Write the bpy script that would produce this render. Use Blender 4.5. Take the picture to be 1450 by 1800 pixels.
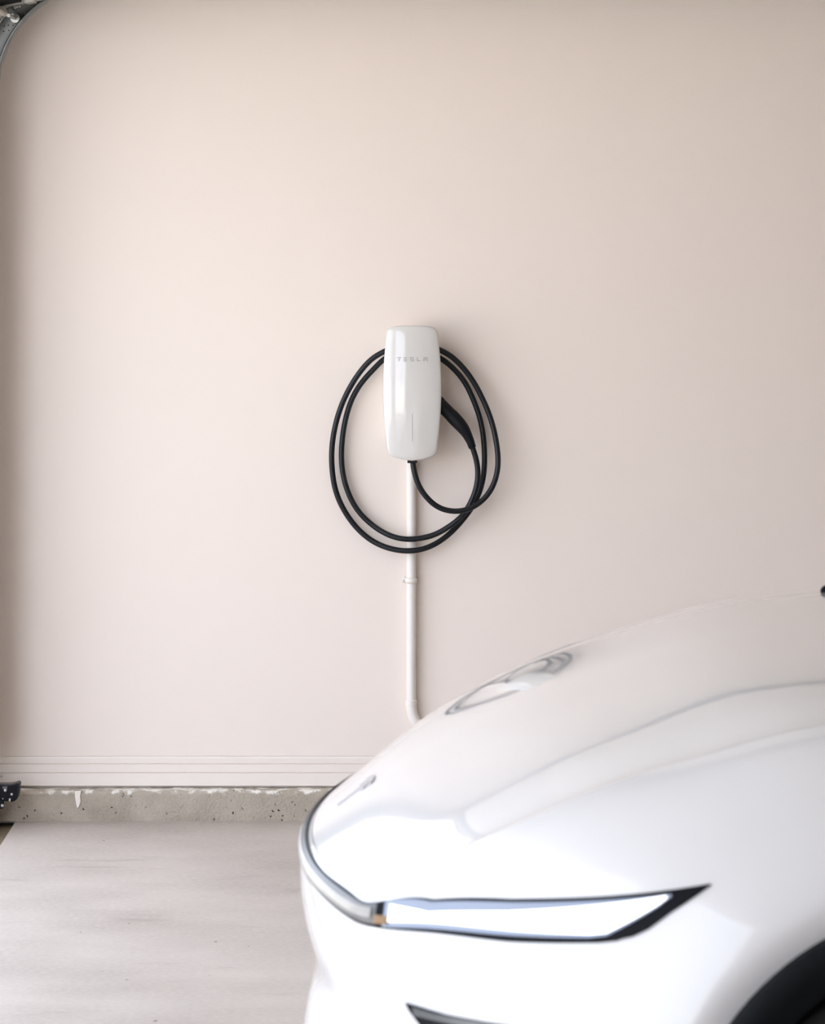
import bpy, bmesh, math, random
import numpy as np
from mathutils import Vector

random.seed(7); rng = np.random.default_rng(7)
for o in list(bpy.data.objects): bpy.data.objects.remove(o)
sc = bpy.context.scene

# ------------------------------------------------------------------ camera
F, D, HC, YH = 6507.0, 9.5, 1.591, 347.0        # focal (px of the 1450x1800 frame), distance to wall, height, horizon
cam = bpy.data.cameras.new('camera'); cam_o = bpy.data.objects.new('camera', cam)
sc.collection.objects.link(cam_o); sc.camera = cam_o
cam_o.location = (0, -D, HC); cam_o.rotation_euler = (math.pi/2, 0, 0)
cam.sensor_fit = 'HORIZONTAL'; cam.sensor_width = 24.0; cam.lens = F/1450*24
cam.shift_x = 0; cam.shift_y = -(900-YH)/1450
cam.clip_start = .1; cam.clip_end = 200
cam.dof.use_dof = True; cam.dof.focus_distance = 9.42; cam.dof.aperture_fstop = 9.0

def W(px, py, y):
    d = y + D
    return Vector(((px-725)*d/F, y, HC-(py-YH)*d/F))

# ------------------------------------------------------------------ light
world = bpy.data.worlds.new('sky'); sc.world = world; world.use_nodes = True
bg = world.node_tree.nodes['Background']
bg.inputs['Color'].default_value = (0.85, 0.94, 1.11, 1); bg.inputs['Strength'].default_value = 0.9
sc.view_settings.view_transform = 'Standard'; sc.view_settings.look = 'None'
sc.view_settings.gamma = 1; sc.view_settings.use_curve_mapping = False
sc.view_settings.exposure = 2.04
sun = bpy.data.lights.new('sun', 'SUN'); sun.energy = 7.0; sun.angle = .01; sun.color = (1.0, .95, .88)
sun_o = bpy.data.objects.new('sun', sun); sc.collection.objects.link(sun_o)       # stands behind the garage: lights the driveway, not the room
sun_o.rotation_euler = Vector((-.62, .12, -.78)).to_track_quat('-Z', 'Y').to_euler()

X_IN, X_OUT = -1.13, -1.30                       # front wall of the garage, inside and outside face
DOORS = [(-3.1, -0.31), (-8.6, -3.4)]          # the two door openings (y range)
DOOR_TOP = 2.10; CEIL = 2.75; X_BACK = 5.0; Y_NEAR = -10.7
for a, b in DOORS:                               # light portals: only guide the sky light through the openings
    l = bpy.data.lights.new('door_portal', 'AREA'); l.shape = 'RECTANGLE'
    l.size = DOOR_TOP; l.size_y = b-a; l.cycles.is_portal = True
    lo = bpy.data.objects.new('door_portal', l); sc.collection.objects.link(lo)
    lo.location = (X_OUT-.01, (a+b)/2, DOOR_TOP/2); lo.rotation_euler = (0, -math.pi/2, 0)

# ------------------------------------------------------------------ materials
def new_mat(name):
    m = bpy.data.materials.new(name); m.use_nodes = True
    return m, m.node_tree.nodes, m.node_tree.links, m.node_tree.nodes['Principled BSDF']
def simple(name, col, rough=.5, metal=0, coat=0, emit=0, noise=.04, scale=8, bump=0, bscale=200, coat_rough=.03, spec=.5):
    m, N, L, b = new_mat(name)
    tc = N.new('ShaderNodeTexCoord'); nz = N.new('ShaderNodeTexNoise'); nz.inputs['Scale'].default_value = scale
    nz.inputs['Detail'].default_value = 4; L.new(tc.outputs['Object'], nz.inputs['Vector'])
    mix = N.new('ShaderNodeMix'); mix.data_type = 'RGBA'
    mix.inputs['A'].default_value = (*[c*(1-noise) for c in col], 1); mix.inputs['B'].default_value = (*[min(1, c*(1+noise)) for c in col], 1)
    L.new(nz.outputs['Fac'], mix.inputs['Factor']); L.new(mix.outputs['Result'], b.inputs['Base Color'])
    b.inputs['Roughness'].default_value = rough; b.inputs['Metallic'].default_value = metal
    b.inputs['Coat Weight'].default_value = coat; b.inputs['Coat Roughness'].default_value = coat_rough
    b.inputs['Specular IOR Level'].default_value = spec
    if emit:
        b.inputs['Emission Color'].default_value = (*col, 1); b.inputs['Emission Strength'].default_value = emit
    if bump:
        n2 = N.new('ShaderNodeTexNoise'); n2.inputs['Scale'].default_value = bscale; n2.inputs['Detail'].default_value = 3
        L.new(tc.outputs['Object'], n2.inputs['Vector'])
        bp = N.new('ShaderNodeBump'); bp.inputs['Strength'].default_value = bump; bp.inputs['Distance'].default_value = .002
        L.new(n2.outputs['Fac'], bp.inputs['Height']); L.new(bp.outputs['Normal'], b.inputs['Normal'])
    return m
M = {}
M['wall'] = simple('painted_plaster', (.90, .795, .715), .75, noise=.012, scale=1.6, bump=.12, bscale=260)
M['wall_white'] = simple('white_wall_paint', (.88, .83, .77), .75, noise=.012, scale=1.6, bump=.12, bscale=260)
M['trim'] = simple('painted_trim', (.88, .79, .715), .45, noise=.02, scale=3)
M['ceiling'] = simple('ceiling_paint', (.89, .84, .77), .9, noise=.02)
M['white_glass'] = simple('white_glass', (.73, .70, .66), .12, noise=.01, coat=1, coat_rough=.02)
M['white_plastic'] = simple('white_plastic', (.82, .78, .73), .4, noise=.01)
M['mark_grey'] = simple('mark_grey', (.40, .39, .38), .4)
M['rubber'] = simple('cable_rubber', (.006, .0075, .010), .38, spec=.35, noise=.1, scale=60)
M['black_plastic'] = simple('black_plastic', (.007, .0085, .011), .45, spec=.25, noise=.1, scale=40)
M['black_gloss'] = simple('black_gloss', (.005, .006, .009), .25, spec=.22)
M['black_flat'] = simple('black_flat', (.004, .0045, .005), .8, spec=.1)
M['lamp_black'] = simple('lamp_black', (.004, .0045, .007), .5, spec=.1)
M['cladding'] = simple('arch_plastic', (.0035, .0045, .0055), .6, spec=.12)
M['tyre'] = simple('tyre_rubber', (.010, .010, .011), .85, bump=.2, bscale=60)
M['conduit'] = simple('conduit_plastic', (.87, .81, .75), .45, noise=.015, scale=5)
M['paint'] = simple('white_car_paint', (.73, .71, .70), .5, noise=.004, coat=1, coat_rough=.015)
M['dark_glass'] = simple('dark_glass', (.01, .012, .014), .06, coat=1)
M['lens'] = simple('lamp_lens', (.20, .225, .285), .15, metal=.2, noise=.03, scale=20, coat=.4)
M['bar_lens'] = simple('bar_lens', (.085, .085, .085), .3, noise=.05, scale=20, spec=.25)
M['lamp_white'] = simple('lamp_white', (.95, .95, .97), .3, emit=.35)
M['bar_white'] = simple('bar_white', (.27, .255, .235), .3, spec=.25)
M['amber'] = simple('amber_lens', (.24, .14, .06), .3, spec=.2)
M['emblem'] = simple('emblem_metal', (.50, .48, .49), .3, metal=.5)
M['alloy'] = simple('alloy', (.16, .165, .17), .35, metal=.8)
M['galv'] = simple('galvanised_steel', (.26, .27, .26), .45, metal=.6, noise=.25, scale=35)
M['steel'] = simple('steel_hardware', (.55, .54, .51), .35, metal=.8, noise=.2, scale=60)
M['door_panel'] = simple('door_panel_paint', (.42, .41, .38), .5, noise=.05)
M['door_back'] = simple('door_back_panel', (.085, .085, .088), .7, noise=.1, spec=.2)
M['door_white'] = simple('door_white_paint', (.86, .81, .75), .6, noise=.02)
M['door_edge'] = simple('door_edge_paint', (.66, .62, .55), .5, noise=.03)
M['screw'] = simple('bright_screw', (.78, .78, .76), .35, metal=.3)

def concrete(name, base, dark, stretch=(1, 1, 1), pits=0.0, pit_r=.13, streak=0.0, rough=.7, bump=.25, white_top=None):
    m, N, L, b = new_mat(name)
    tc = N.new('ShaderNodeTexCoord'); mp = N.new('ShaderNodeMapping'); mp.inputs['Scale'].default_value = stretch
    L.new(tc.outputs['Object'], mp.inputs['Vector'])
    def noise(sc_, det, vec=mp):
        n = N.new('ShaderNodeTexNoise'); n.inputs['Scale'].default_value = sc_; n.inputs['Detail'].default_value = det
        L.new(vec.outputs['Object'] if vec is tc else vec.outputs[0], n.inputs['Vector']); return n
    def ramp(n, p0, p1, c0=(0, 0, 0, 1), c1=(1, 1, 1, 1)):
        r = N.new('ShaderNodeValToRGB'); r.color_ramp.elements[0].position = p0; r.color_ramp.elements[1].position = p1
        r.color_ramp.elements[0].color = c0; r.color_ramp.elements[1].color = c1
        L.new(n.outputs[0], r.inputs['Fac']); return r
    def mixc(fac, a, bcol):
        x = N.new('ShaderNodeMix'); x.data_type = 'RGBA'
        if hasattr(fac, 'outputs'): L.new(fac.outputs[0], x.inputs['Factor'])
        else: x.inputs['Factor'].default_value = fac
        for s, v in (('A', a), ('B', bcol)):
            if isinstance(v, tuple): x.inputs[s].default_value = (*v, 1)
            else: L.new(v, x.inputs[s])
        return x.outputs['Result']
    col = mixc(ramp(noise(1.7, 6), .32, .72), dark, base)
    mid = tuple((x+y)/2 for x, y in zip(base, dark))
    sp = ramp(noise(60, 5), .40, .75, (0, 0, 0, 1), (.35, .35, .35, 1))
    col = mixc(sp, col, tuple(min(1, c*1.25) for c in base))
    if streak:
        mp2 = N.new('ShaderNodeMapping'); mp2.inputs['Scale'].default_value = (2.6, 9, 1); mp2.inputs['Rotation'].default_value = (0, 0, .25)
        L.new(tc.outputs['Object'], mp2.inputs['Vector'])
        st = ramp(noise(1.0, 7, mp2), .60, .78, (0, 0, 0, 1), (streak,)*3 + (1,))
        col = mixc(st, col, tuple(c*.62 for c in dark))
    if pits:
        vo = N.new('ShaderNodeTexVoronoi'); vo.inputs['Scale'].default_value = pits; vo.inputs['Randomness'].default_value = 1
        dn = N.new('ShaderNodeTexNoise'); dn.inputs['Scale'].default_value = pits*2.2; L.new(tc.outputs['Object'], dn.inputs['Vector'])
        dm = N.new('ShaderNodeVectorMath'); dm.operation = 'MULTIPLY_ADD'; dm.inputs[1].default_value = (.6/pits,)*3
        L.new(dn.outputs['Color'], dm.inputs[0]); L.new(tc.outputs['Object'], dm.inputs[2]); L.new(dm.outputs[0], vo.inputs['Vector'])
        sel = ramp(noise(14, 3, tc), .50, .60)
        pr = ramp(vo, pit_r*.8, pit_r*1.2, (1, 1, 1, 1), (0, 0, 0, 1))
        mu = N.new('ShaderNodeMath'); mu.operation = 'MULTIPLY'; L.new(pr.outputs[0], mu.inputs[0]); L.new(sel.outputs[0], mu.inputs[1])
        col = mixc(mu, col, (.03, .027, .022))
    if white_top:                                  # ragged plaster splash along the kerb's upper arris
        sx = N.new('ShaderNodeSeparateXYZ'); L.new(tc.outputs['Object'], sx.inputs[0])
        nn = noise(45, 5, tc); ad = N.new('ShaderNodeMath'); ad.operation = 'MULTIPLY_ADD'
        L.new(nn.outputs[0], ad.inputs[0]); ad.inputs[1].default_value = .05; L.new(sx.outputs['Z'], ad.inputs[2])
        wr = ramp(ad, 0, 1); wr.color_ramp.elements[0].position = white_top; wr.color_ramp.elements[1].position = white_top+.006
        col = mixc(wr, col, (.84, .79, .71))
    L.new(col, b.inputs['Base Color']); b.inputs['Roughness'].default_value = rough
    nb = noise(140, 6, tc); bp = N.new('ShaderNodeBump'); bp.inputs['Strength'].default_value = bump; bp.inputs['Distance'].default_value = .003
    L.new(nb.outputs[0], bp.inputs['Height']); L.new(bp.outputs['Normal'], b.inputs['Normal'])
    return m
M['floor'] = concrete('floor_concrete', (.57, .505, .455), (.40, .35, .31), (1.2, 1.8, 1), pits=14, pit_r=.06, streak=.8, rough=.55, bump=.12)
M['kerb'] = concrete('kerb_concrete', (.50, .435, .355), (.34, .29, .225), (6, 6, 6), pits=60, pit_r=.15, rough=.85, bump=1.0, white_top=.100)
M['drive'] = concrete('driveway_concrete', (.52, .50, .46), (.44, .42, .38), (1, 1, 1), rough=.85)
M['sill'] = concrete('stained_concrete', (.25, .20, .13), (.17, .13, .075), (1, 1, 1), rough=.85)

# ------------------------------------------------------------------ helpers
COL = sc.collection
def tag(o, label=None, cat=None, group=None, kind=None):
    for k, v in (('label', label), ('category', cat), ('group', group), ('kind', kind)):
        if v: o[k] = v
    return o
def empty(name, loc=(0, 0, 0), label=None, cat=None, group=None):
    o = bpy.data.objects.new(name, None); COL.objects.link(o); o.location = loc; o.empty_display_size = .05
    return tag(o, label, cat, group)
def mesh(name, verts, faces, mat, parent=None, smooth=True, loc=None, solid=0, bevel=0):
    me = bpy.data.meshes.new(name)
    base = Vector((0, 0, 0))
    p = parent
    while p is not None: base = base + Vector(p.location); p = p.parent
    vs = [tuple(Vector(v)-base) for v in verts]
    me.from_pydata(vs, [], [tuple(int(i) for i in f) for f in faces])
    me.materials.append(mat if not isinstance(mat, str) else M[mat])
    bm = bmesh.new(); bm.from_mesh(me)
    bmesh.ops.recalc_face_normals(bm, faces=bm.faces); bm.to_mesh(me); bm.free()
    for f in me.polygons: f.use_smooth = smooth
    o = bpy.data.objects.new(name, me); COL.objects.link(o); o.parent = parent
    if solid:
        md = o.modifiers.new('thickness', 'SOLIDIFY'); md.thickness = solid; md.offset = 0
    if bevel:
        md = o.modifiers.new('bevel', 'BEVEL'); md.width = bevel; md.segments = 3; md.limit_method = 'ANGLE'
    if smooth and not solid:
        try: me.set_sharp_from_angle(angle=math.radians(42))
        except Exception: pass
    return o
def merge(*parts):
    V, Fc = [], []
    for v, f in parts:
        n = len(V); V += [tuple(x) for x in v]; Fc += [tuple(i+n for i in q) for q in f]
    return V, Fc
def box(x0, x1, y0, y1, z0, z1):
    v = [(x, y, z) for x in (x0, x1) for y in (y0, y1) for z in (z0, z1)]
    return v, [(0, 1, 3, 2), (4, 6, 7, 5), (0, 4, 5, 1), (2, 3, 7, 6), (0, 2, 6, 4), (1, 5, 7, 3)]
def grid_faces(n, m, close_n=False, close_m=False):
    f = []
    for i in range(n if close_n else n-1):
        for j in range(m if close_m else m-1):
            i2, j2 = (i+1) % n, (j+1) % m
            f.append((i*m+j, i2*m+j, i2*m+j2, i*m+j2))
    return f
def cspline(x, Y):
    x = np.asarray(x, float); Y = np.asarray(Y, float); n = len(x); h = np.diff(x)
    A = np.zeros((n, n)); R = np.zeros_like(Y); A[0, 0] = A[-1, -1] = 1
    for i in range(1, n-1):
        A[i, i-1] = h[i-1]; A[i, i] = 2*(h[i-1]+h[i]); A[i, i+1] = h[i]
        R[i] = 6*((Y[i+1]-Y[i])/h[i]-(Y[i]-Y[i-1])/h[i-1])
    Mm = np.linalg.solve(A, R.reshape(n, -1)).reshape(Y.shape)
    def ev(q):
        q = np.asarray(q, float); i = np.clip(np.searchsorted(x, q, side='right')-1, 0, n-2)
        sh = q.shape + (1,)*(Y.ndim-1)
        t = (q-x[i]).reshape(sh); hh = h[i].reshape(sh); a = hh-t
        return (Mm[i]*a**3+Mm[i+1]*t**3)/(6*hh)+(Y[i]/hh-Mm[i]*hh/6)*a+(Y[i+1]/hh-Mm[i+1]*hh/6)*t
    return ev
def smooth_path(pts, n):
    P = np.array([tuple(p) for p in pts], float)
    c = np.concatenate([[0], np.cumsum(np.linalg.norm(np.diff(P, axis=0), axis=1))])
    return cspline(c, P)(np.linspace(0, c[-1], n))
def tube(pts, r, seg=14, caps=True, flat=None):
    P = [Vector(p) for p in pts]; n = len(P)
    R = r if hasattr(r, '__len__') else [r]*n
    V, up = [], None
    for i in range(n):
        t = (P[min(i+1, n-1)]-P[max(i-1, 0)]).normalized()
        if up is None:
            up = Vector((0, 1, 0)) if abs(t.y) < .9 else Vector((1, 0, 0))
        up = (up-t*up.dot(t)).normalized(); s = t.cross(up)
        ri = R[i]; a, b = ri if hasattr(ri, '__len__') else (ri, ri)
        for k in range(seg):
            th = 2*math.pi*k/seg; V.append(P[i]+s*(a*math.cos(th))+up*(b*math.sin(th)))
    Fc = grid_faces(n, seg, False, True)
    if caps: Fc += [tuple(range(seg))[::-1], tuple(range((n-1)*seg, n*seg))]
    return V, Fc
def prism(poly, y0, y1):
    """poly: (x,z) points, extruded along y"""
    n = len(poly); V = [(x, y0, z) for x, z in poly]+[(x, y1, z) for x, z in poly]
    return V, [tuple(range(n)), tuple(range(n, 2*n))[::-1]]+[(i, (i+1) % n, n+(i+1) % n, n+i) for i in range(n)]
def disc_screw(c, r, depth, seg=14):
    """domed round head facing -y"""
    V = []
    for rr, yy in ((1, 0), (1, -.5), (.72, -.9), (.3, -1.0)):
        for k in range(seg):
            a = 2*math.pi*k/seg; V.append((c[0]+r*rr*math.cos(a), c[1]+depth*yy, c[2]+r*rr*math.sin(a)))
    return V, grid_faces(4, seg, False, True)+[tuple(range(3*seg, 4*seg)), tuple(range(seg))]

# ------------------------------------------------------------------ setting
S = lambda o: tag(o, kind='structure')
def wall_grid():
    v, f = box(X_OUT, X_BACK+.2, 0, .2, -.05, CEIL+.1); return v, f
S(mesh('wall_far', *wall_grid(), 'wall', smooth=False))
S(mesh('floor', *box(-1.012, X_BACK+.2, Y_NEAR-.2, 0, -.15, 0), 'floor', smooth=False))
S(mesh('driveway', *box(-26, -1.34, -34, 12, -.2, -.022), 'drive', smooth=False))
S(mesh('trim_2', *box(-1.34, -1.012, Y_NEAR-.2, 0, -.2, -.014), 'sill', smooth=False))
S(mesh('ceiling', *box(X_OUT, X_BACK+.2, Y_NEAR-.2, .2, CEIL, CEIL+.12), 'ceiling', smooth=False))
S(mesh('wall_right', *box(X_BACK, X_BACK+.2, Y_NEAR-.2, 0, 0, CEIL), 'wall_white', smooth=False))
S(mesh('wall_near', *box(X_OUT, X_BACK+.2, Y_NEAR-.2, Y_NEAR, 0, CEIL), 'wall_white', smooth=False))
parts, ylast = [], 0.0
for a, b in DOORS:
    parts.append(box(X_OUT, X_IN, b, ylast, -.022, CEIL)); ylast = a
    parts.append(box(X_OUT, X_IN, a, b, DOOR_TOP, CEIL))
parts.append(box(X_OUT, X_IN, Y_NEAR, ylast, -.022, CEIL))
S(mesh('wall_left', *merge(*parts), 'wall_white', smooth=False))

# concrete kerb under the wall, with an irregular upper arris
zk = W(0, 1390, -.06).z
xs = np.arange(X_IN, X_BACK, .012); V = []
jit = np.convolve(rng.normal(0, 1, len(xs)+8), np.ones(5)/5, 'same')[4:-4]
jit2 = np.convolve(rng.normal(0, 1, len(xs)+8), np.ones(3)/3, 'same')[4:-4]
prof = [(0, 0), (.0, .02), (.0, .05), (0, -.007), (.004, -.002), (.010, 0), (.03, 0), (.07, 0)]
for i, x in enumerate(xs):
    jz, jy = jit[i]*.0016, jit2[i]*.0016
    for k, (oy, oz) in enumerate(prof):
        if k < 3: V.append((x, -.060+jy*.25*(k > 0), [0, .03, .06][k]))
        else: V.append((x, -.060+oy+jy*(k < 5), zk+oz+jz*(k > 2)))
k_o = S(mesh('trim_1', V, grid_faces(len(xs), len(prof)), 'kerb')); k_o.name = 'trim_1'
tag(k_o, 'raw concrete kerb running along the foot of the wall', None)
# plaster splash on the kerb face
drip = [(131, 1391), (143, 1390), (141, 1399), (142, 1409), (139, 1418), (136, 1421), (134, 1414), (132, 1402)]
d_o = mesh('plaster_drip', *prism([(W(x, y, -.062).x, W(x, y, -.062).z) for x, y in drip], -.0585, -.0635), M['trim'], k_o, bevel=.001)

# baseboard: one moulded profile with steps
zb = lambda py, y: W(0, py, y).z
prof = [(-.002, zb(1330, -.006)), (-.006, zb(1330.3, -.006)), (-.0085, zb(1333, -.0085)), (-.0085, zb(1342, -.0085)), (-.0065, zb(1342.6, -.0065)),
        (-.0115, zb(1344, -.0115)), (-.0120, zb(1357.4, -.012)), (-.0095, zb(1358.2, -.0095)), (-.0155, zb(1360, -.0155)), (-.016, zb(1381.2, -.016)), (-.002, zb(1381.2, -.016))]
V = [(x, y, z) for x in (X_IN, X_BACK) for y, z in prof]
b_o = S(mesh('baseboard_far', V, grid_faces(2, len(prof)), 'trim', smooth=False))

# ------------------------------------------------------------------ wall charger
ch = empty('wall_charger', (W(724.5, 810, 0).x, 0, W(724.5, 810, 0).z), 'white glass-fronted vehicle wall charger hung with a coiled black cable', 'charger')
half = [(0, 572.3), (12, 572.5), (24, 573.2), (34, 574.7), (40.5, 578), (44.3, 585), (46.6, 600), (49, 625), (50.9, 655), (51.5, 685), (50.7, 715), (48.8, 745),
        (46.4, 770), (43.9, 790), (41.8, 797.5), (36.5, 802), (25, 805.8), (12, 808.8), (0, 810)]
yf = -.104
cx = W(724.5, 0, yf).x
hp = [(W(724.5+x, y, yf).x-cx, W(0, y, yf).z) for x, y in half]
c = np.concatenate([[0], np.cumsum(np.linalg.norm(np.diff(np.array(hp), axis=0), axis=1))])
hs = cspline(c, np.array(hp))(np.linspace(0, c[-1], 60))
outline = [(cx+x, z) for x, z in hs]+[(cx-x, z) for x, z in hs[-2:0:-1]]
zmid = (hs[0][1]+hs[-1][1])/2; zh = (hs[0][1]-hs[-1][1])/2
def face_y(x, z):
    xn = (x-cx)/.0765; zn = (z-zmid)/zh
    return -.113+.011*xn*xn+.006*zn*zn
V = []; n = len(outline)
rings = [(0.02, 0), (.25, 0), (.5, 0), (.7, 0), (.84, 0), (.93, 0), (.975, .0006), (.993, .0022), (1.0, .0050), (.997, .010), (.985, .016), (.955, .026), (.94, .03)]
for s_, dy in rings:
    for x, z in outline:
        X = cx+(x-cx)*s_; Z = zmid+(z-zmid)*s_
        V.append((X, face_y(X, Z)+dy, Z))
fp = mesh('faceplate', V, grid_faces(len(rings), n, False, True)+[tuple(range(n))], 'white_glass', ch)
tag(fp, 'curved glossy white glass faceplate')
V = []
for s_, y in ((.945, -.074), (.93, -.066), (.80, -.058), (.78, -.030), (.80, 0.0)):
    for x, z in outline: V.append((cx+(x-cx)*s_*(.97), y, zmid+(z-zmid)*s_))
mesh('housing', V, grid_faces(5, n, False, True)+[tuple(range(n)), tuple(range(4*n, 5*n))], 'white_plastic', ch)
# wordmark letters: thin raised bars following the glass
def bar_px(x0, x1, y0, y1, hgt=.0006):
    a = W(x0, y1, yf-.006); b = W(x1, y0, yf-.006); V = []
    for X in (a.x, b.x):
        for Z in (a.z, b.z):
            y = face_y(X, Z); V += [(X, y-hgt, Z), (X, y+.001, Z)]
    return V, [(0, 2, 6, 4), (1, 5, 7, 3), (0, 1, 3, 2), (4, 6, 7, 5), (0, 4, 5, 1), (2, 3, 7, 6)]
letters = {
 'T': [(697.4, 704.8, 628, 629.3), (700.4, 701.8, 630.2, 635)],
 'E': [(709, 715, 628, 629.2), (709, 715, 630.9, 632.0), (709, 715, 633.7, 635)],
 'S': [(720.8, 727.4, 628, 629.2), (720.8, 722.0, 629, 631.2), (720.8, 727.4, 630.9, 632.1), (726.2, 727.4, 632, 634), (720.8, 727.4, 633.7, 635)],
 'L': [(732.8, 734.1, 628, 635), (732.8, 738.8, 633.7, 635)],
 'A': [(744.2, 751.2, 628, 629.2), (744.2, 745.5, 630.6, 635), (749.9, 751.2, 630.6, 635), (744.2, 751.2, 630.4, 631.4)]}
for ch_, bars in letters.items():
    mesh('wordmark_letter', *merge(*[bar_px(*b) for b in bars]), 'mark_grey', fp, smooth=False)
mesh('indicator_strip', *merge(*[bar_px(723.9, 724.8, 727+k*7, 734+k*7, .0004) for k in range(7)]), 'mark_grey', fp, smooth=False)
a = W(716, 812.5, -.06); b = W(733, 808, -.06)
mesh('cable_outlet', *box(a.x, b.x, -.092, -.035, a.z, b.z+.012), 'black_plastic', ch, bevel=.001)

# ------------------------------------------------------------------ charging cable with its connector handle
Cp = [ # px, py, depth y
 (725.5, 805, -.072), (725.8, 813, -.074), (728.7, 831, -.076), (736, 853, -.076), (750.7, 875, -.075), (770, 891, -.073), (794.7, 898.3, -.070), (819, 896, -.068), (841, 885, -.064), (858, 868, -.060),
 (870.4, 843, -.055), (875.3, 814, -.050), (874, 789.5, -.047), (869, 760, -.044), (860.7, 731, -.042), (848.4, 701.6, -.041), (831.3, 669.8, -.042), (811.8, 644, -.044), (792, 625.8, -.046), (775, 616, -.047),
 (750, 607, -.047), (724, 604, -.047), (698, 608, -.047), (674.4, 618.4, -.046), (657.8, 628, -.044), (635.8, 650, -.041), (616, 679.6, -.038), (599, 716, -.035), (588, 755, -.032), (583, 797, -.029), (584.4, 831, -.026),
 (591.8, 867.8, -.024), (606.4, 899.5, -.022), (626, 926.4, -.022), (652.9, 949.7, -.026), (682, 963, -.034), (711.6, 968.2, -.040), (741, 965.5, -.040), (767.8, 954.5, -.034), (794.7, 933.8, -.028), (816.7, 909.3, -.026),
 (836, 880, -.026), (848.4, 843.3, -.027), (851.6, 806.7, -.027), (849.7, 770, -.027), (843.5, 735.8, -.026), (832.5, 704, -.026), (816.7, 672, -.026), (797, 647.8, -.028), (777.5, 632, -.030),
 (752, 620, -.030), (724, 616.5, -.030), (698, 620, -.030), (673.7, 632.5, -.030), (657.8, 647.8, -.029), (638, 669.8, -.028), (621, 696.7, -.026), (608.9, 730.9, -.024), (602, 770, -.022), (600.3, 806.7, -.022), (604, 838.4, -.022),
 (613.8, 870, -.022), (630.9, 899.5, -.022), (652.9, 921.5, -.025), (679.8, 938.7, -.034), (709, 947.2, -.041), (736, 946.5, -.042), (763, 939.9, -.042), (789.8, 925.2, -.044), (811.8, 906.9, -.046), (826.4, 884.9, -.046),
 (836, 860.4, -.046), (839.9, 831, -.047), (836, 804, -.049), (829.5, 784, -.051)]
cab = empty('charging_cable', W(725.5, 812, -.074), 'black rubber charging cable looped twice round the white wall charger', 'cable')
mesh('cable', *tube(smooth_path([W(*p) for p in Cp], 620), .00715, 16), 'rubber', cab)
Hp = [(829.8, 785.5, 6.3, 6.3), (829, 783.2, 7.4, 7.2), (827.3, 778, 8.6, 8.4), (823.6, 769.5, 10.4, 10), (818.6, 760, 11.6, 11.5), (811.5, 750, 12.0, 12), (803, 740.5, 11.8, 12), (794, 731, 11.8, 12), (784, 721, 12.2, 12.4),
      (772, 709.5, 13.0, 13), (758, 697, 13.4, 13), (748, 688, 13, 13)]
px = .00146
hpts = smooth_path([W(x, y, -.051-.010*min(1, i/5)) for i, (x, y, a, b) in enumerate(Hp)], 48)
idx = np.linspace(0, 1, len(Hp)); q = np.linspace(0, 1, 48)
ra = np.interp(q, idx, [h[2]*px for h in Hp]); rb = np.interp(q, idx, [h[3]*px for h in Hp])
hd = mesh('connector_handle', *tube(hpts[18:], list(zip(ra[18:]*.97, rb[18:]*.97)), 24), 'black_plastic', cab)
tag(hd, 'satin black moulded connector handle')
# rear shell of the handle, slightly proud, with a slanted front edge
V, Fc = tube(hpts[:26], list(zip(ra[:26]*1.0, rb[:26]*1.0)), 24)
sh_ = mesh('rear_shell', V, Fc, 'black_plastic', hd)
mesh('strain_relief', *tube(hpts[:5], .0098, 20), 'black_plastic', hd)

# ------------------------------------------------------------------ conduit
cd = empty('electrical_conduit', W(723, 1262, -.016), 'off-white plastic conduit pipe running down the wall below the charger', 'conduit')
xc = W(722.9, 0, -.016).x; rp = .0124
zt = W(0, 806, -.016).z; z1 = W(0, 1232, -.016).z
mesh('pipe', *tube([(xc, -.016, zt-(zt-z1)*k/12) for k in range(13)], rp, 24), 'conduit', cd)
zc0, zc1 = W(0, 1228, 0).z, W(0, 1238.5, 0).z
mesh('coupling', *tube([(xc, -.0165, zc0), (xc, -.0165, zc0-.0012), (xc, -.0165, zc1+.0012), (xc, -.0165, zc1)], [.0128, .0148, .0148, .0128], 24), 'conduit', cd)
R = .085; ze = zc1+.002
el = [(xc+R-R*math.cos(a), -.0165, ze-R*math.sin(a)) for a in np.linspace(0, math.pi/2, 20)]
mesh('elbow', *tube(el, .0136, 24), 'conduit', cd)
mesh('pipe', *tube([(xc+R-.004, -.0165, ze-R), (1.5, -.0165, ze-R), (3.2, -.0165, ze-R), (X_BACK-.001, -.0165, ze-R)], rp, 24), 'conduit', cd)
zc = W(0, 1019, 0).z
cl_pts = []
for a in np.linspace(0, math.pi, 20): cl_pts.append((xc+.0146*math.cos(a), -.016-.0146*math.sin(a)))
pr_ = [(xc-.0235, -.0025)]+[(xc-.0146, -.0025)]+[(x, y) for x, y in cl_pts[::-1]]+[(xc+.0146, -.0025), (xc+.0175, -.0025)]
V = []
for x, y in pr_: V += [(x, y, zc+.0068), (x, y, zc-.0068)]
clp = mesh('pipe_clamp', V, grid_faces(len(pr_), 2), 'conduit', cd, solid=.0018)
mesh('screw', *disc_screw((xc-.0196, -.003, zc), .0022, .0016), 'steel', clp)

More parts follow.
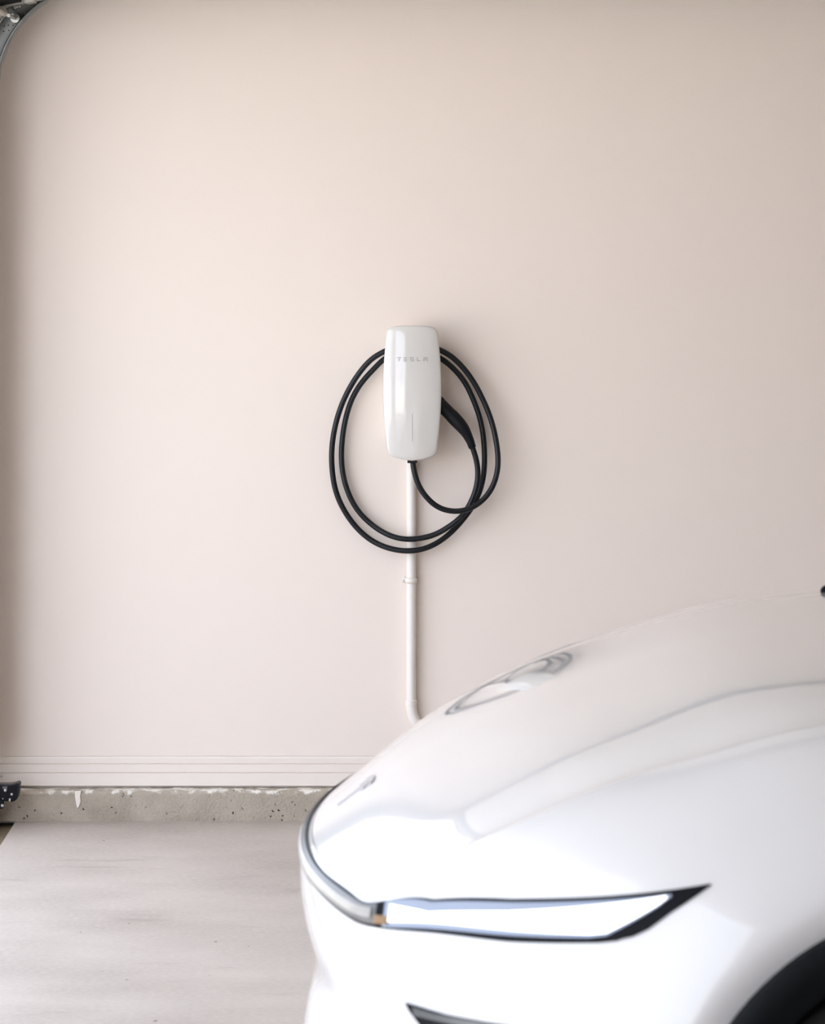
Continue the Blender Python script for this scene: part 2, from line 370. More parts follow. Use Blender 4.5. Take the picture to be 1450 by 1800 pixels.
# ------------------------------------------------------------------ garage door track (upper left)
ax, az = W(185, 160, -.13).x, W(185, 160, -.13).z; r0 = 187*(D-.13)/F
trk = empty('door_track', (ax-r0-.025, -.13, .02), 'curved galvanised steel garage door track in the top left corner', 'track')
path = [(ax-r0, z, -1, 0) for z in np.linspace(.20, az, 14)[:-1]]
path += [(ax-r0*math.cos(a), az+r0*math.sin(a), -math.cos(a), math.sin(a)) for a in np.linspace(0, math.pi/2, 40)]
path += [(x, az+r0, 0, 1) for x in np.linspace(ax, ax+2.3, 12)[1:]]
sec = [(.0085, -.152), (.0055, -.1585), (.0015, -.1575), (0, -.152), (0, -.124), (.004, -.120), (.046, -.120), (.050, -.124), (.050, -.152), (.0485, -.1575), (.0445, -.1585), (.0415, -.152)]
V = [(x+nx*o, y, z+nz*o) for x, z, nx, nz in path for o, y in sec]
mesh('rail', V, grid_faces(len(path), len(sec)), 'galv', trk, solid=.0016)
mesh('hanger', *box(ax+2.25, ax+2.285, -.125, -.121, az+r0, CEIL), 'galv', trk, smooth=False)
# wall brackets and bolt holes
for ang in (.56,):
    for k, (da, dr) in enumerate(((0, .020), (.035, .028), (-.03, .030), (.01, .036), (.06, .018))):
        a = ang+da; X = ax-(r0+dr)*math.cos(a); Z = az+(r0+dr)*math.sin(a)
        mesh('rivet', *disc_screw((X, -.1208, Z), .0016, .0012, 10), 'black_flat', trk)
for z in (.62, 1.5):
    mesh('bracket', *box(X_IN, ax-r0-.015, -.123, -.119, z-.02, z+.02), 'galv', trk, bevel=.0005)

# open sectional door: only its lowest section reaches the curve
dr = empty('sectional_garage_door', W(4, 14, -.18), 'raised sectional garage door, its bottom edge at the top left', 'garage door')
Y0, Y1 = -.175, DOORS[0][0]+.05
p0 = W(6, 13, Y0); p1 = W(68, .5, Y0); t = Vector((p1.x-p0.x, 0, p1.z-p0.z)).normalized(); nn = Vector((-t.z, 0, t.x))
def slab(a0, a1, n0, n1, y0, y1):
    V = []
    for a_ in (a0, a1):
        for y in (y0, y1):
            for n_ in (n0, n1):
                q = p0+t*a_+nn*n_; V.append((q.x, y, q.z))
    return V, [(0, 1, 3, 2), (4, 6, 7, 5), (0, 4, 5, 1), (2, 3, 7, 6), (0, 2, 6, 4), (1, 5, 7, 3)]
mesh('door_section', *slab(.0, .53, .004, .044, Y0-.01, Y1), 'door_white', dr, smooth=False, bevel=.002)
mesh('edge_shade_strip', *slab(-.002, .055, -.001, .006, Y0-.08, Y1), 'black_flat', dr, smooth=False)  # black strip painting in the shade inside the door's lower edge
for k_ in range(3):                                # the upper sections lie flat along the horizontal track
    xa = p0.x+t.x*.53-.006+k_*.531
    mesh('door_section', *box(xa, xa+.53, Y1, Y0-.01, az+r0+.03, az+r0+.07), 'door_white', dr, smooth=False, bevel=.002)
    mesh('hinge_strap', *box(xa-.03, xa+.03, Y0-.07, Y0-.03, az+r0+.022, az+r0+.03), 'steel', dr, smooth=False)
mesh('end_stile', *slab(.004, .525, -.002, .006, Y0-.075, Y0), 'door_panel', dr, bevel=.001)
mesh('stile_flange', *slab(.062, .086, -.006, .004, Y0-.08, Y0+.004), 'steel', dr, bevel=.001)
e0, e1 = W(12, 27, Y0), W(-14, -6, Y0); dv = (e1-e0); dv.y = 0; L_ = dv.length; dv.normalize(); ev = Vector((dv.z, 0, -dv.x))
V = []
for y in (Y0-.012, Y1):
    for a_, n_ in ((-.004, 0), (0, -.0075), (L_, -.0075), (L_, .0075), (0, .0075), (-.003, .004)):
        q = e0+dv*a_+ev*n_; V.append((q.x, y, q.z))
mesh('bottom_rail', V, [tuple(range(6)), tuple(range(6, 12))[::-1]]+[(i, (i+1) % 6, 6+(i+1) % 6, 6+i) for i in range(6)], 'door_edge', dr, bevel=.002)
q0, q1 = W(15, 15, Y0), W(26, 34, Y0)
V = []
hinge = [(10, 15), (20, 12), (26, 21), (31, 30), (27, 34), (22, 30), (16, 22)]
br = mesh('bottom_bracket', *prism([(W(x, y, Y0).x, W(x, y, Y0).z) for x, y in hinge], Y0-.012, Y0+.004), 'galv', dr, bevel=.0015)
for x, y, r_ in ((17, 18, 2.0), (23, 25, 2.4), (30, 11.5, 2.6), (35, 11, 2.2)):
    mesh('bolt', *disc_screw(tuple(W(x, y, Y0-.012)), r_*px, .006, 10), 'steel', br)
arm = [(24, 12), (30, 8), (36, 9), (37, 12), (31, 13.5), (27, 17)]
mesh('hinge_leaf', *prism([(W(x, y, Y0).x, W(x, y, Y0).z) for x, y in arm], Y0-.010, Y0), 'steel', dr, bevel=.001)
rc = W(27, 32.5, -.140)
ro = mesh('roller', *tube([(rc.x, -.152, rc.z), (rc.x, -.150, rc.z), (rc.x, -.136, rc.z), (rc.x, -.134, rc.z)], [.0115, .0135, .0135, .0115], 22), 'steel', dr)
mesh('roller_stem', *tube([(rc.x, -.30, rc.z), (rc.x, -.20, rc.z), (rc.x, -.150, rc.z)], .0045, 12), 'steel', ro)

# ------------------------------------------------------------------ safety sensor (lower left)
ys = -.125
sn = empty('door_sensor', (W(10, 1408, ys).x, ys, .0), 'black garage door safety sensor with bright screws beside the kerb', 'sensor')
wz = lambda pts, y=ys: [(W(x, y_, y).x, W(x, y_, y).z) for x, y_ in pts]
hz = mesh('housing', *prism(wz([(-38, 1377), (-8, 1377), (8, 1377.2), (18, 1377), (26, 1375.8), (31, 1374.3), (34.5, 1375), (35.3, 1378), (33.5, 1392), (31, 1402), (27.5, 1406), (22, 1407.3), (10, 1406), (0, 1403), (-38, 1402)]), ys-.020, ys+.020), 'black_gloss', sn, bevel=.0025)
mesh('lens_hood', *prism(wz([(29.5, 1374.8), (34.6, 1374.6), (36.0, 1378), (34.3, 1392), (31.5, 1402.5), (29.6, 1402), (31, 1390), (31.6, 1380)]), ys-.023, ys+.023), 'black_plastic', sn, bevel=.001)
mesh('label_plate', *prism(wz([(6, 1380), (14.2, 1380), (13.8, 1385.2), (6.2, 1384.6)]), ys-.0212, ys-.0195), 'alloy', sn, smooth=False)
for x, y, r_ in ((9.2, 1389.2, 2.5), (20.6, 1396.2, 2.1)):
    cc = W(x, y, ys-.020); mesh('screw', *disc_screw(tuple(cc), r_*px, .003), 'screw', sn)
mesh('clip', *prism(wz([(17.4, 1401.2), (20.2, 1401.2), (19.8, 1406.4), (17, 1406)]), ys-.0215, ys-.0195), 'steel', sn, smooth=False)
bk = mesh('mounting_bracket', *prism(wz([(-40, 1400), (1, 1402), (6.5, 1404), (6.8, 1410), (6.5, 1419), (3, 1422), (-2, 1421), (-8, 1446), (-40, 1446)]), ys-.004, ys+.010), 'black_plastic', sn, bevel=.001)
mesh('screw', *disc_screw(tuple(W(4, 1416, ys-.004)), 2.7*px, .0025), 'screw', bk)
mesh('bolt', *disc_screw(tuple(W(5, 1404, ys-.020)), 1.4*px, .003), 'steel', bk)
# screw on the baseboard by the door
mesh_s = mesh('wall_screw', *disc_screw(tuple(W(2.4, 1364.5, -.016)), 1.9*px, .003), 'steel', b_o)

# ------------------------------------------------------------------ car
XN, YC, ZO = -.163, -4.12, -.009                  # nose tip x, centreline y, height trim
car = empty('car', (XN, YC, 0), 'white electric car parked nose to the left in the foreground', 'car')
def cw(p):                                        # car (u behind nose, v towards camera, z) -> world
    p = np.asarray(p, float); return np.stack([XN+p[..., 0], YC-p[..., 1], p[..., 2]+ZO], -1)
st = []
for v in (0, .2, .4, .54):
    p = .27*v*v; k = (v/.62)**2
    st.append([(.0167+p, v, .687+.011*k), (.010+p, v, .681+.011*k), (.004+p, v, .672+.011*k), (.000+p, v, .645+.014*k), (.010+p, v, .56), (.023+p, v, .508), (.012+p, v, .44), (.03+p, v, .26), (.12+p, v, .20)])
st += [
 [(.135, .628, .705), (.128, .635, .700), (.126, .640, .693), (.122, .645, .665), (.128, .655, .57), (.14, .655, .515), (.125, .665, .44), (.15, .66, .26), (.25, .60, .2)],
 [(.205, .674, .752), (.200, .685, .738), (.190, .697, .709), (.182, .706, .674), (.180, .72, .575), (.187, .72, .52), (.168, .735, .44), (.19, .73, .26), (.30, .66, .2)],
 [(.30, .708, .801), (.297, .735, .786), (.287, .780, .728), (.280, .793, .683), (.27, .81, .585), (.27, .815, .525), (.255, .83, .44), (.28, .82, .26), (.36, .74, .2)],
 [(.40, .717, .845), (.40, .76, .830), (.394, .850, .744), (.39, .865, .695), (.385, .88, .595), (.38, .885, .53), (.375, .895, .44), (.385, .885, .26), (.42, .80, .2)],
 [(.524, .72, .887), (.524, .775, .872), (.524, .900, .769), (.524, .918, .71), (.524, .93, .605), (.52, .935, .535), (.52, .938, .44), (.52, .925, .26), (.54, .84, .2)],
 [(.66, .725, .921), (.66, .785, .907), (.66, .918, .80), (.66, .940, .725), (.66, .95, .61), (.66, .952, .535), (.66, .95, .44), (.66, .935, .26), (.67, .86, .2)],
 [(.834, .735, .950), (.834, .795, .937), (.834, .928, .825), (.834, .951, .735), (.834, .958, .61), (.834, .958, .535), (.834, .955, .44), (.834, .94, .26), (.834, .86, .2)]]
def side(u, a, az, b, bz, c_, cz, d_, dz):
    return [(u, a, az), (u, b, bz), (u, c_, cz), (u, d_, dz), (u, d_+.003, .61), (u, d_+.002, .53), (u, d_-.002, .44), (u, d_-.02, .26), (u, .86, .2)]
st += [side(1.05, .765, .98, .812, .965, .934, .842, .95, .74), side(1.6, .79, 1.0, .825, .985, .938, .86, .953, .74), side(2.6, .80, 1.02, .835, 1.0, .94, .87, .955, .74),
       side(3.5, .79, 1.07, .83, 1.05, .95, .90, .965, .76), side(4.15, .74, 1.12, .78, 1.09, .91, .93, .93, .77)]
st += [[(4.48, .66, 1.13), (4.51, .70, 1.10), (4.56, .80, .95), (4.58, .82, .78), (4.58, .82, .6), (4.57, .82, .52), (4.55, .81, .44), (4.5, .79, .3), (4.4, .74, .22)],
       [(4.60, .42, 1.14), (4.63, .43, 1.11), (4.70, .45, .95), (4.72, .45, .78), (4.73, .45, .6), (4.72, .45, .52), (4.70, .45, .44), (4.66, .45, .3), (4.55, .45, .22)],
       [(4.63, 0, 1.145), (4.66, 0, 1.115), (4.73, 0, .95), (4.75, 0, .78), (4.76, 0, .6), (4.75, 0, .52), (4.73, 0, .44), (4.69, 0, .3), (4.58, 0, .22)]]
ST = np.array(st); NS = len(ST)
for i_, dz_ in ((5, .006), (6, .011), (7, .011), (8, .009), (9, .012), (10, .005)):      # fuller shoulders beside the bonnet
    ST[i_, 0, 2] += dz_; ST[i_, 1, 2] += dz_
far = ST[1:-1][::-1].copy(); far[..., 1] *= -1
loop = np.concatenate([ST, far], 0)               # closed ring of stations, near side first
NL = len(loop)
ext = np.concatenate([loop[-5:], loop, loop[:5]], 0)
dseg = np.linalg.norm(np.diff(ext[:, 3, :], axis=0), axis=1)
kn = np.concatenate([[0], np.cumsum(dseg)]); kn = kn-kn[5]
SK = kn[5:5+NL]; SLEN = kn[5+NL]                  # s value of each station, ring length
row_spline = cspline(kn, ext)
ARCH = [(.834, .40, .352), (3.70, .40, .352)]
def flare(P):
    P = P.copy()
    for au, az_, ar in ARCH:
        r = np.hypot(P[..., 0]-au, P[..., 2]-az_)
        k = np.clip((.50-r)/(.50-.388), 0, 1); out = .012*k*k*(3-2*k)
        out = np.where(r < .388, .012-.42*(.388-np.maximum(r, .30)), out)
        w = np.clip((np.abs(P[..., 1])-.80)/.08, 0, 1)
        P[..., 1] += np.sign(P[..., 1])*out*w
    return P
def sheet(s, T):
    """s: (n,), T: (n,m) row coordinate 0..8 -> (n,m,3) in car space"""
    s = np.mod(np.asarray(s, float)+SLEN*.5, SLEN)-SLEN*.5
    s = np.where(s < kn[0], s+SLEN, s)
    Rr = row_spline(s); out = np.zeros(T.shape+(3,))
    for i in range(len(s)):
        c_ = np.concatenate([[0], np.cumsum(np.linalg.norm(np.diff(Rr[i], axis=0), axis=1))])
        out[i] = cspline(c_, Rr[i])(np.interp(T[i], np.arange(9), c_))
    return flare(out)
def sheet_n(s, T, e=.004):
    s = np.asarray(s, float)
    du = sheet(s+e, T)-sheet(s-e, T); dt = sheet(s, np.minimum(T+.03, 8))-sheet(s, np.maximum(T-.03, 0))
    n_ = np.cross(du, dt); n_ /= np.linalg.norm(n_, axis=-1, keepdims=True)+1e-12
    c0 = sheet(s, T)-np.array([2.4, 0, .45]); sg = np.sign((n_*c0).sum(-1, keepdims=True)); return n_*np.where(sg == 0, 1, sg)
iA = 10                                            # station index above the axle
s_front = np.arange(-SK[11], SK[11], .0095); s_back = np.arange(SK[11], SLEN-SK[11]-.02, .03)
s_all = np.concatenate([s_front, s_back]); nf = len(s_all)
t_all = np.concatenate([np.linspace(0, 1, 6)[:-1], np.linspace(1, 2, 9)[:-1], np.linspace(2, 3, 8)[:-1], np.linspace(3, 5, 18)[:-1], np.linspace(5, 7, 16)[:-1], np.linspace(7, 8, 5)])
T = np.tile(t_all, (nf, 1)); P = sheet(s_all, T); nt = len(t_all)
PW = cw(P)
S8, S9, S10, S11, S4 = SK[8], SK[9], SK[10], SK[11], SK[4]
def t_seam(s):                                     # bumper / fender seam
    return float(np.interp(abs(s), [0, S4*.98, S4, S8, S9, S10], [0, 0, 2.02, 2.0, 2.55, 3.6]))
panels = {'bumper': [], 'fender': [], 'fender_b': [], 'body': []}
ss = np.where(s_all > SLEN/2, s_all-SLEN, s_all)
for i in range(nf):
    i2 = (i+1) % nf; sm = (ss[i]+ss[i2])/2 if i2 else ss[i]+.01
    for j in range(nt-1):
        q = (P[i, j]+P[i2, j+1])/2
        if any(math.hypot(q[0]-au, q[2]-az_) < ar-.022 for au, az_, ar in ARCH) and abs(q[1]) > .75: continue
        tm = (t_all[j]+t_all[j+1])/2
        if abs(sm) < S10 and tm > t_seam(sm) and abs(sm) < S10: k = 'bumper'
        elif abs(sm) < S11+.12: k = 'fender' if sm > 0 else 'fender_b'
        else: k = 'body'
        panels[k].append((i*nt+j, i2*nt+j, i2*nt+j+1, i*nt+j+1))
def components(faces):
    par = {}
    def fd(x):
        while par.setdefault(x, x) != x: par[x] = par[par[x]]; x = par[x]
        return x
    for f in faces:
        for q_ in f[1:]: par[fd(f[0])] = fd(q_)
    g = {}
    for f in faces: g.setdefault(fd(f[0]), []).append(f)
    return sorted(g.values(), key=len, reverse=True)
cs_ = components(panels['bumper']); panels['bumper'] = cs_[0]
for extra in cs_[1:]:
    for f in extra: panels['fender' if P[f[0]//nt, f[0] % nt, 1] > 0 else 'fender_b'].append(f)
for k_ in ('fender', 'fender_b'):
    panels[k_] = components(panels[k_])[0]
flatP = PW.reshape(-1, 3)
def panel(name, faces, mat, flange=False):
    used = sorted({i for f in faces for i in f}); mp = {k: n for n, k in enumerate(used)}
    V = [tuple(flatP[k]) for k in used]; Fc = [tuple(mp[i] for i in f) for f in faces]
    if flange:                                     # turned-down edge along the bonnet gap
        top = [k for k in used if k % nt == 0]; base = len(V); m2 = {}
        for k in top:
            i = k//nt; p = P[i, 0]; d = P[i, 0]-P[i, 1]; d = d/np.linalg.norm(d)
            m2[k] = len(V); V.append(tuple(cw(p+np.array([0, 0, -.016])+d*.002)))
        for f in faces:
            if f[0] in m2 and f[1] in m2: Fc.append((mp[f[0]], mp[f[1]], m2[f[1]], m2[f[0]]))
    return mesh(name, V, Fc, mat, car)
panel('front_bumper', panels['bumper'], 'paint', True)
panel('front_fender', panels['fender'], 'paint', True)
panel('front_fender', panels['fender_b'], 'paint', True)
panel('body_side', panels['body'], 'paint')

# bonnet: Coons patch inside the A row
SB = SK[10]+.13                                    # rear end of the bonnet's side edge
na, nb = 121, 111
av = np.linspace(-1, 1, na); bv = np.linspace(0, 1, nb)**1.15
def rowA(s): return sheet(np.atleast_1d(s), np.zeros((np.size(s), 1)))[:, 0]
Ff = rowA(av*S4); Lf = rowA(-(S4+bv*(SB-S4))); Rt = rowA(S4+bv*(SB-S4))
def cowl(a):
    z = Rt[-1, 2]; u = Rt[-1, 0]; return np.stack([u-.035*(1-a*a), a*Rt[-1, 1], z+.030*(1-np.abs(a)**2.4)], -1)
Rr_ = cowl(av)
def bonnet(ai, bi):                                # index arrays may be fractional through interpolation
    Fa = np.stack([np.interp(ai, av, Ff[:, k]) for k in range(3)], -1); Ra = np.stack([np.interp(ai, av, Rr_[:, k]) for k in range(3)], -1)
    Lb = np.stack([np.interp(bi, bv, Lf[:, k]) for k in range(3)], -1); Rb = np.stack([np.interp(bi, bv, Rt[:, k]) for k in range(3)], -1)
    w = ((ai+1)/2)[..., None]; b_ = bi[..., None]
    bil = (1-w)*(1-b_)*Ff[0]+w*(1-b_)*Ff[-1]+(1-w)*b_*Rr_[0]+w*b_*Rr_[-1]
    Q = (1-b_)*Fa+b_*Ra+(1-w)*Lb+w*Rb-bil
    Q[..., 2] += .008*np.sin(np.pi*np.clip(bi, 0, 1))*(1-np.abs(ai)**3)
    return Q
ea = .0026; a2 = np.linspace(-1+ea, 1-ea, na); b2 = np.linspace(.004, 1, nb)**1.15
Am, Bm = np.meshgrid(a2, b2, indexing='ij'); Q = bonnet(Am, Bm); QW = cw(Q)
V = [tuple(p) for p in QW.reshape(-1, 3)]; Fc = grid_faces(na, nb)
edge = [(i, 0) for i in range(na)]+[(na-1, j) for j in range(1, nb)]+[(i, nb-1) for i in range(na-2, -1, -1)]+[(0, j) for j in range(nb-2, 0, -1)]
cen = Q[na//2, nb//2]; b0 = len(V)
for i, j in edge:
    d = cen-Q[i, j]; d[2] = 0; d /= np.linalg.norm(d); V.append(tuple(cw(Q[i, j]+d*.002+np.array([0, 0, -.015]))))
ne = len(edge)
for k in range(ne):
    i, j = edge[k]; i2, j2 = edge[(k+1) % ne]; Fc.append((i*nb+j, i2*nb+j2, b0+(k+1) % ne, b0+k))
bon = mesh('bonnet', V, Fc, 'paint', car)

# emblem on the bonnet nose
def on_bonnet(v_across, along):                    # along: metres up the centreline from the front edge
    cl = bonnet(np.zeros(60), np.linspace(0, .4, 60)); cc = np.concatenate([[0], np.cumsum(np.linalg.norm(np.diff(cl, axis=0), axis=1))])
    bb = np.interp(along, cc, np.linspace(0, .4, 60)); lim = .66
    aa = v_across/lim
    q_ = bonnet(np.array([aa]), np.array([bb]))[0]
    e = .004; qa = bonnet(np.array([aa+.01]), np.array([bb]))[0]-q_; qb = bonnet(np.array([aa]), np.array([bb+.01]))[0]-q_
    n_ = np.cross(qa, qb); n_ /= np.linalg.norm(n_); n_ *= np.sign(n_[2]); return q_, n_
def emblem_piece(poly):
    V = []; n = len(poly)
    for hgt in (.0025, -.001):
        for x, y in poly:
            q_, n_ = on_bonnet(x, y); V.append(tuple(cw(q_+n_*hgt)))
    return V, [tuple(range(n)), tuple(range(n, 2*n))[::-1]]+[(i, (i+1) % n, n+(i+1) % n, n+i) for i in range(n)]
eb, eh = .048, .068                                # stem foot and emblem height along the surface
arc = [(x*.034, eb+eh*(1.0-.10*(x*x))) for x in np.linspace(-1, 1, 9)]; arc2 = [(x*.031, eb+eh*(.90-.12*x*x)) for x in np.linspace(1, -1, 9)]
emb = mesh('emblem', *emblem_piece(arc+arc2), 'emblem', bon, smooth=False)
tbody = [(x*.029, eb+eh*(.84-.14*x*x)) for x in np.linspace(-1, 1, 9)]+[(.022, eb+eh*.60), (.013, eb+eh*.66), (.0085, eb+eh*.64), (0, eb), (-.0085, eb+eh*.64), (-.013, eb+eh*.66), (-.022, eb+eh*.60)]
mesh('emblem_stem', *emblem_piece(tbody), 'emblem', emb, smooth=False)

# lamps: patches laid on the body sheet
def patch(name, s_arr, tlo, thi, off, mat, parent, m=10, skirt=.006):
    n_ = len(s_arr); T_ = np.stack([np.linspace(a_, b_, m) for a_, b_ in zip(tlo, thi)]); Pp = sheet(s_arr, T_); Nn = sheet_n(s_arr, T_)
    top = cw(Pp+Nn*off); low = cw(Pp+Nn*(off-skirt))
    V = [tuple(p) for p in top.reshape(-1, 3)]; Fc = grid_faces(n_, m)
    ed = [(i, 0) for i in range(n_)]+[(n_-1, j) for j in range(1, m)]+[(i, m-1) for i in range(n_-2, -1, -1)]+[(0, j) for j in range(m-2, 0, -1)]
    b0 = len(V); ne = len(ed)
    V += [tuple(low[i, j]) for i, j in ed]
    for k in range(ne):
        (i, j), (i2, j2) = ed[k], ed[(k+1) % ne]; Fc.append((i*m+j, i2*m+j2, b0+(k+1) % ne, b0+k))
    return mesh(name, V, Fc, mat, parent)
def lamp_top(s): return np.interp(np.abs(s), [0, S4, SK[5], SK[6], SK[7], S8], [.55, 1.35, 1.93, 2.0, 2.0, 2.0])
def lamp_low(s): return np.interp(np.abs(s), [0, S4*.35, S4*.7, S4, SK[6], SK[7], SK[7]+.025, SK[7]+.045, SK[7]+.065, SK[7]+.093, S8], [2.36, 2.45, 2.72, 3.0, 3.05, 3.04, 3.02, 2.95, 2.80, 2.48, 2.02])
sb = np.linspace(-S4*.995, S4*.995, 150)
bar = patch('light_bar', sb, lamp_top(sb), lamp_low(sb), .0025, 'lamp_black', car)
tag(bar, 'thin light strip wrapping across the nose')
h_ = lamp_low(sb)-lamp_top(sb)
bl = patch('bar_lens', sb*.99, lamp_top(sb)+.22*h_, lamp_low(sb)-.10*h_, .0042, 'bar_lens', bar)
patch('bar_tube', sb*.975, lamp_top(sb)+.48*h_, lamp_low(sb)-.26*h_, .0060, 'bar_white', bar, m=6)
for sg in (1, -1):
    sl = np.linspace(S4*1.0, S8, 120)*sg
    lt, ll = lamp_top(sl), lamp_low(sl)
    hl = patch('headlight', sl, lt, ll, .0025, 'lamp_black', car, m=16)
    def lens_low(s_): return np.interp(np.abs(s_), [S4, SK[7]-.01, SK[7]+.012, SK[7]+.05, SK[7]+.080, SK[7]+.095], [2.93, 2.97, 2.93, 2.60, 2.33, 2.16])
    sl2 = np.linspace(S4*1.012, SK[7]+.096, 120)*sg; lt2, ll2 = lamp_top(sl2), lens_low(sl2)
    patch('lamp_lens', sl2, lt2+.10, ll2, .0042, 'lens', hl, m=12)
    s3 = np.linspace(S4*1.03, SK[7]+.090, 120)*sg; lt3, ll3 = lamp_top(s3), lens_low(s3)
    k3 = np.linspace(0, 1, 120)
    patch('lamp_strip', s3, np.minimum(lt3+(.52-.40*k3), ll3-.04), ll3-(.22-.19*k3), .0062, 'lamp_white', hl, m=10)
    s4_ = np.linspace(S4*.988, S4*1.028, 20)*sg; hh = lamp_low(s4_)-lamp_top(s4_)
    patch('turn_signal', s4_, lamp_low(s4_)-.34*hh, lamp_low(s4_)-.12*hh, .0072, 'amber', hl, m=5)

# lower corner intake, dark, below the headlight
for sg in (1, -1):
    si = np.linspace(SK[5]-.035, SK[7]+.01, 60); k = np.linspace(0, 1, 60)
    ttop = np.interp(k, [0, .3, 1], [3.92, 4.02, 4.20]); tbot = np.interp(k, [0, .10, .3, 1], [3.94, 4.5, 5.6, 6.4])
    it = patch('lower_intake', si*sg, ttop, tbot, .0030, 'black_gloss', car, m=14)
    patch('intake_blade', si[3:]*sg, ttop[3:]+.02, ttop[3:]+.16, .0055, 'alloy', it, m=4)

# arch cladding, liner, wheels
for sg in (1, -1):
    for ai_, (au, az_, ar) in enumerate(ARCH):
        V = []; th = np.linspace(-.30, math.pi+.30, 70)
        base_v = .964 if ai_ == 0 else .972
        for a_ in th:
            cu, cz_ = math.cos(a_), math.sin(a_)
            for rr, vv in ((ar+.006, -.024), (ar+.004, -.006), (ar-.004, .000), (ar-.025, .000), (ar-.050, -.010), (ar-.053, -.06), (ar-.02, -.075)):
                V.append(tuple(cw([au+rr*cu, sg*(base_v+vv), az_+rr*cz_])))
        arch = mesh('wheel_arch', V, grid_faces(len(th), 7), 'cladding', car)
        V = []
        for a_ in th:
            for vv in (.93, .55): V.append(tuple(cw([au+.335*math.cos(a_), sg*vv, az_+.335*math.sin(a_)])))
        V += [tuple(cw([au, sg*.55, az_]))]
        nL = len(th); Fc = grid_faces(nL, 2)+[(i*2+1, (i+1)*2+1, nL*2) for i in range(nL-1)]
        mesh('arch_liner', V, Fc, 'black_flat', car)
        # wheel
        R_t, zc_ = .338, .338
        wl = bpy.data.objects.new('wheel', None); COL.objects.link(wl); wl.parent = car
        wc = cw([au, sg*.80, 0]); wl.location = (wc[0]-XN, wc[1]-YC, zc_)
        prof = [(.245, -.115), (.30, -.125), (.325, -.115), (R_t-.004, -.09), (R_t, -.04), (R_t, .04), (R_t-.004, .09), (.325, .115), (.30, .125), (.245, .115)]
        V = []
        for k in range(64):
            a_ = 2*math.pi*k/64
            for rr, vv in prof: V.append((wc[0]+rr*math.cos(a_), wc[1]-sg*vv, zc_+rr*math.sin(a_)))
        mesh('tyre', V, grid_faces(64, len(prof), True, True), 'tyre', wl)
        V = []; pr2 = [(.25, -.10), (.25, .105), (.235, .11), (.225, .08), (.225, -.10)]
        for k in range(64):
            a_ = 2*math.pi*k/64
            for rr, vv in pr2: V.append((wc[0]+rr*math.cos(a_), wc[1]-sg*vv, zc_+rr*math.sin(a_)))
        rim = (V, grid_faces(64, 5, True, True)); sp = []
        for k in range(5):
            for off in (-.14, .14):
                a_ = 2*math.pi*k/5+off; a0 = 2*math.pi*k/5+off*.5
                x0, z0 = wc[0]+.04*math.cos(a0), zc_+.04*math.sin(a0); x1, z1_ = wc[0]+.232*math.cos(a_), zc_+.232*math.sin(a_)
                sp.append(tube([(x0, wc[1]-sg*.07, z0), ((x0+x1)/2, wc[1]-sg*.085, (z0+z1_)/2), (x1, wc[1]-sg*.09, z1_)], [(.012, .014), (.011, .012), (.014, .012)], 8))
        mesh('rim', *merge(rim, *sp), 'alloy', wl)
        V, Fc = tube([(wc[0], wc[1]-sg*.02, zc_), (wc[0], wc[1]-sg*.08, zc_), (wc[0], wc[1]-sg*.09, zc_)], [.055, .055, .045], 20)
        mesh('hub_cap', V, Fc, 'black_plastic', wl)
# underbody tray
V, Fc = box(XN+.30, XN+4.5, YC-.55, YC+.55, .19, .40); mesh('underbody', V, Fc, 'black_flat', car, smooth=False)

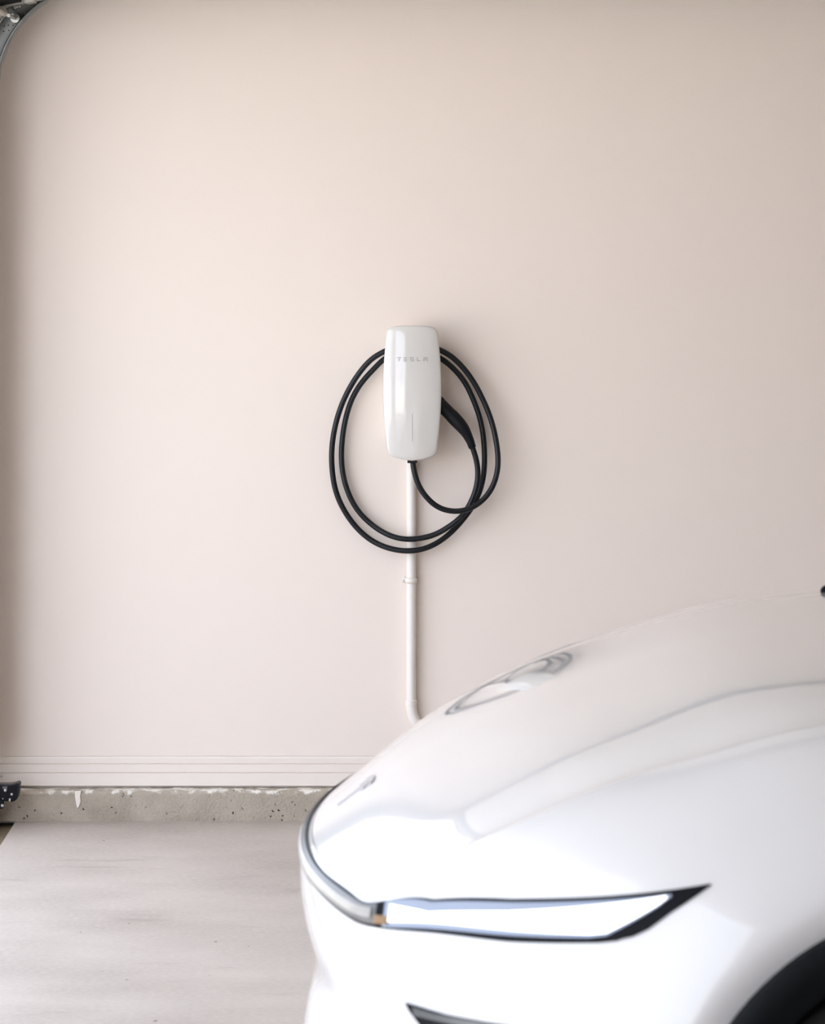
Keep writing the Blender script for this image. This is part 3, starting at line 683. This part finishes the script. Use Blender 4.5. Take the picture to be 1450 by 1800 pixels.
# cabin: cowl, windscreen and side glass, roof
ub = SB+.02
s_cab = np.concatenate([np.linspace(SB, SLEN/2, 90), np.linspace(SLEN/2, SLEN-SB, 90)[1:]])
side_ring = rowA(s_cab)
front_ring = cowl(np.linspace(-1, 1, 40)[1:-1])
base = np.concatenate([side_ring, front_ring], 0)  # near rear edge of the bonnet -> rear -> far -> across the cowl
u0c, u1c = base[:, 0].min(), base[:, 0].max()
def cab_ring(k, shrink=0):
    b_ = base.copy(); w = (b_[:, 0]-u0c)/(u1c-u0c)
    top = np.stack([1.78+w*(3.95-1.78), b_[:, 1]*.72, 1.585-.25*(w-.35)**2*0.6+0*w], -1)
    r_ = b_*(1-k)+top*k; r_[:, 2] += .06*math.sin(math.pi*k)*0.6
    return r_
def strip(k0, k1, n_):
    V = []; nB = len(base)
    for k in np.linspace(k0, k1, n_):
        V += [tuple(p) for p in cw(cab_ring(k))]
    return V, grid_faces(n_, nB, False, True)
mesh('cabin_glass', *strip(.05, .98, 14), 'dark_glass', car)
mesh('cowl_trim', *strip(-.005, .06, 4), 'black_plastic', car)
rt = cab_ring(.97); c_ = rt.mean(0)
V = []
for k in (1, .97, .8, .6, .4, .2, .02):
    rr = c_+(rt-c_)*k; rr[:, 2] = rt[:, 2]*k+(1-k)*rt[:, 2].mean()+.05*(1-k*k); V += [tuple(p) for p in cw(rr)]
nB = len(base); mesh('roof', V, grid_faces(7, nB, False, True)+[tuple(range(6*nB, 7*nB))], 'dark_glass', car)
for sg in (1, -1):
    idx = 0 if sg == 1 else len(side_ring)-1
    pil = [cab_ring(k)[idx] for k in np.linspace(0, .97, 12)]
    mesh('windscreen_pillar', *tube([tuple(cw(p)) for p in pil], [(.030, .020)]*12, 12), 'paint', car)
    mir = cw([1.30, sg*.98, 1.03])
    V, Fc = tube([(mir[0]-.10, mir[1], mir[2]-.005), (mir[0]-.085, mir[1], mir[2]), (mir[0]-.03, mir[1], mir[2]+.004), (mir[0]+.04, mir[1], mir[2]+.005), (mir[0]+.045, mir[1], mir[2]+.005)], [(.02, .02), (.075, .05), (.105, .07), (.11, .075), (.10, .068)], 18)
    mm = mesh('door_mirror', V, Fc, 'paint', car)
    a0 = cw([1.30, sg*.86, .98]); mesh('mirror_foot', *tube([tuple(a0), (mir[0], (a0[1]+mir[1])/2, mir[2]-.05), (mir[0], mir[1], mir[2]-.04)], .018, 10), 'black_plastic', mm)
    # black washer nozzle standing near the rear edge of the bonnet
    kk = np.argmin((Q[..., 0]-.822)**2+(Q[..., 1]-sg*.50)**2); hq = Q.reshape(-1, 3)[kk]; npnt = cw([.812, sg*.50, hq[2]+.0005])
    mesh('washer_nozzle', *tube([(npnt[0]+dx, npnt[1], npnt[2]+dz) for dx, dz in ((0, -.002), (.001, -.001), (.004, 0), (.009, .0005), (.02, .001), (.032, .001), (.040, -.001))], [.002, .0055, .0090, .0108, .0115, .0095, .003], 16), 'black_flat', bon)
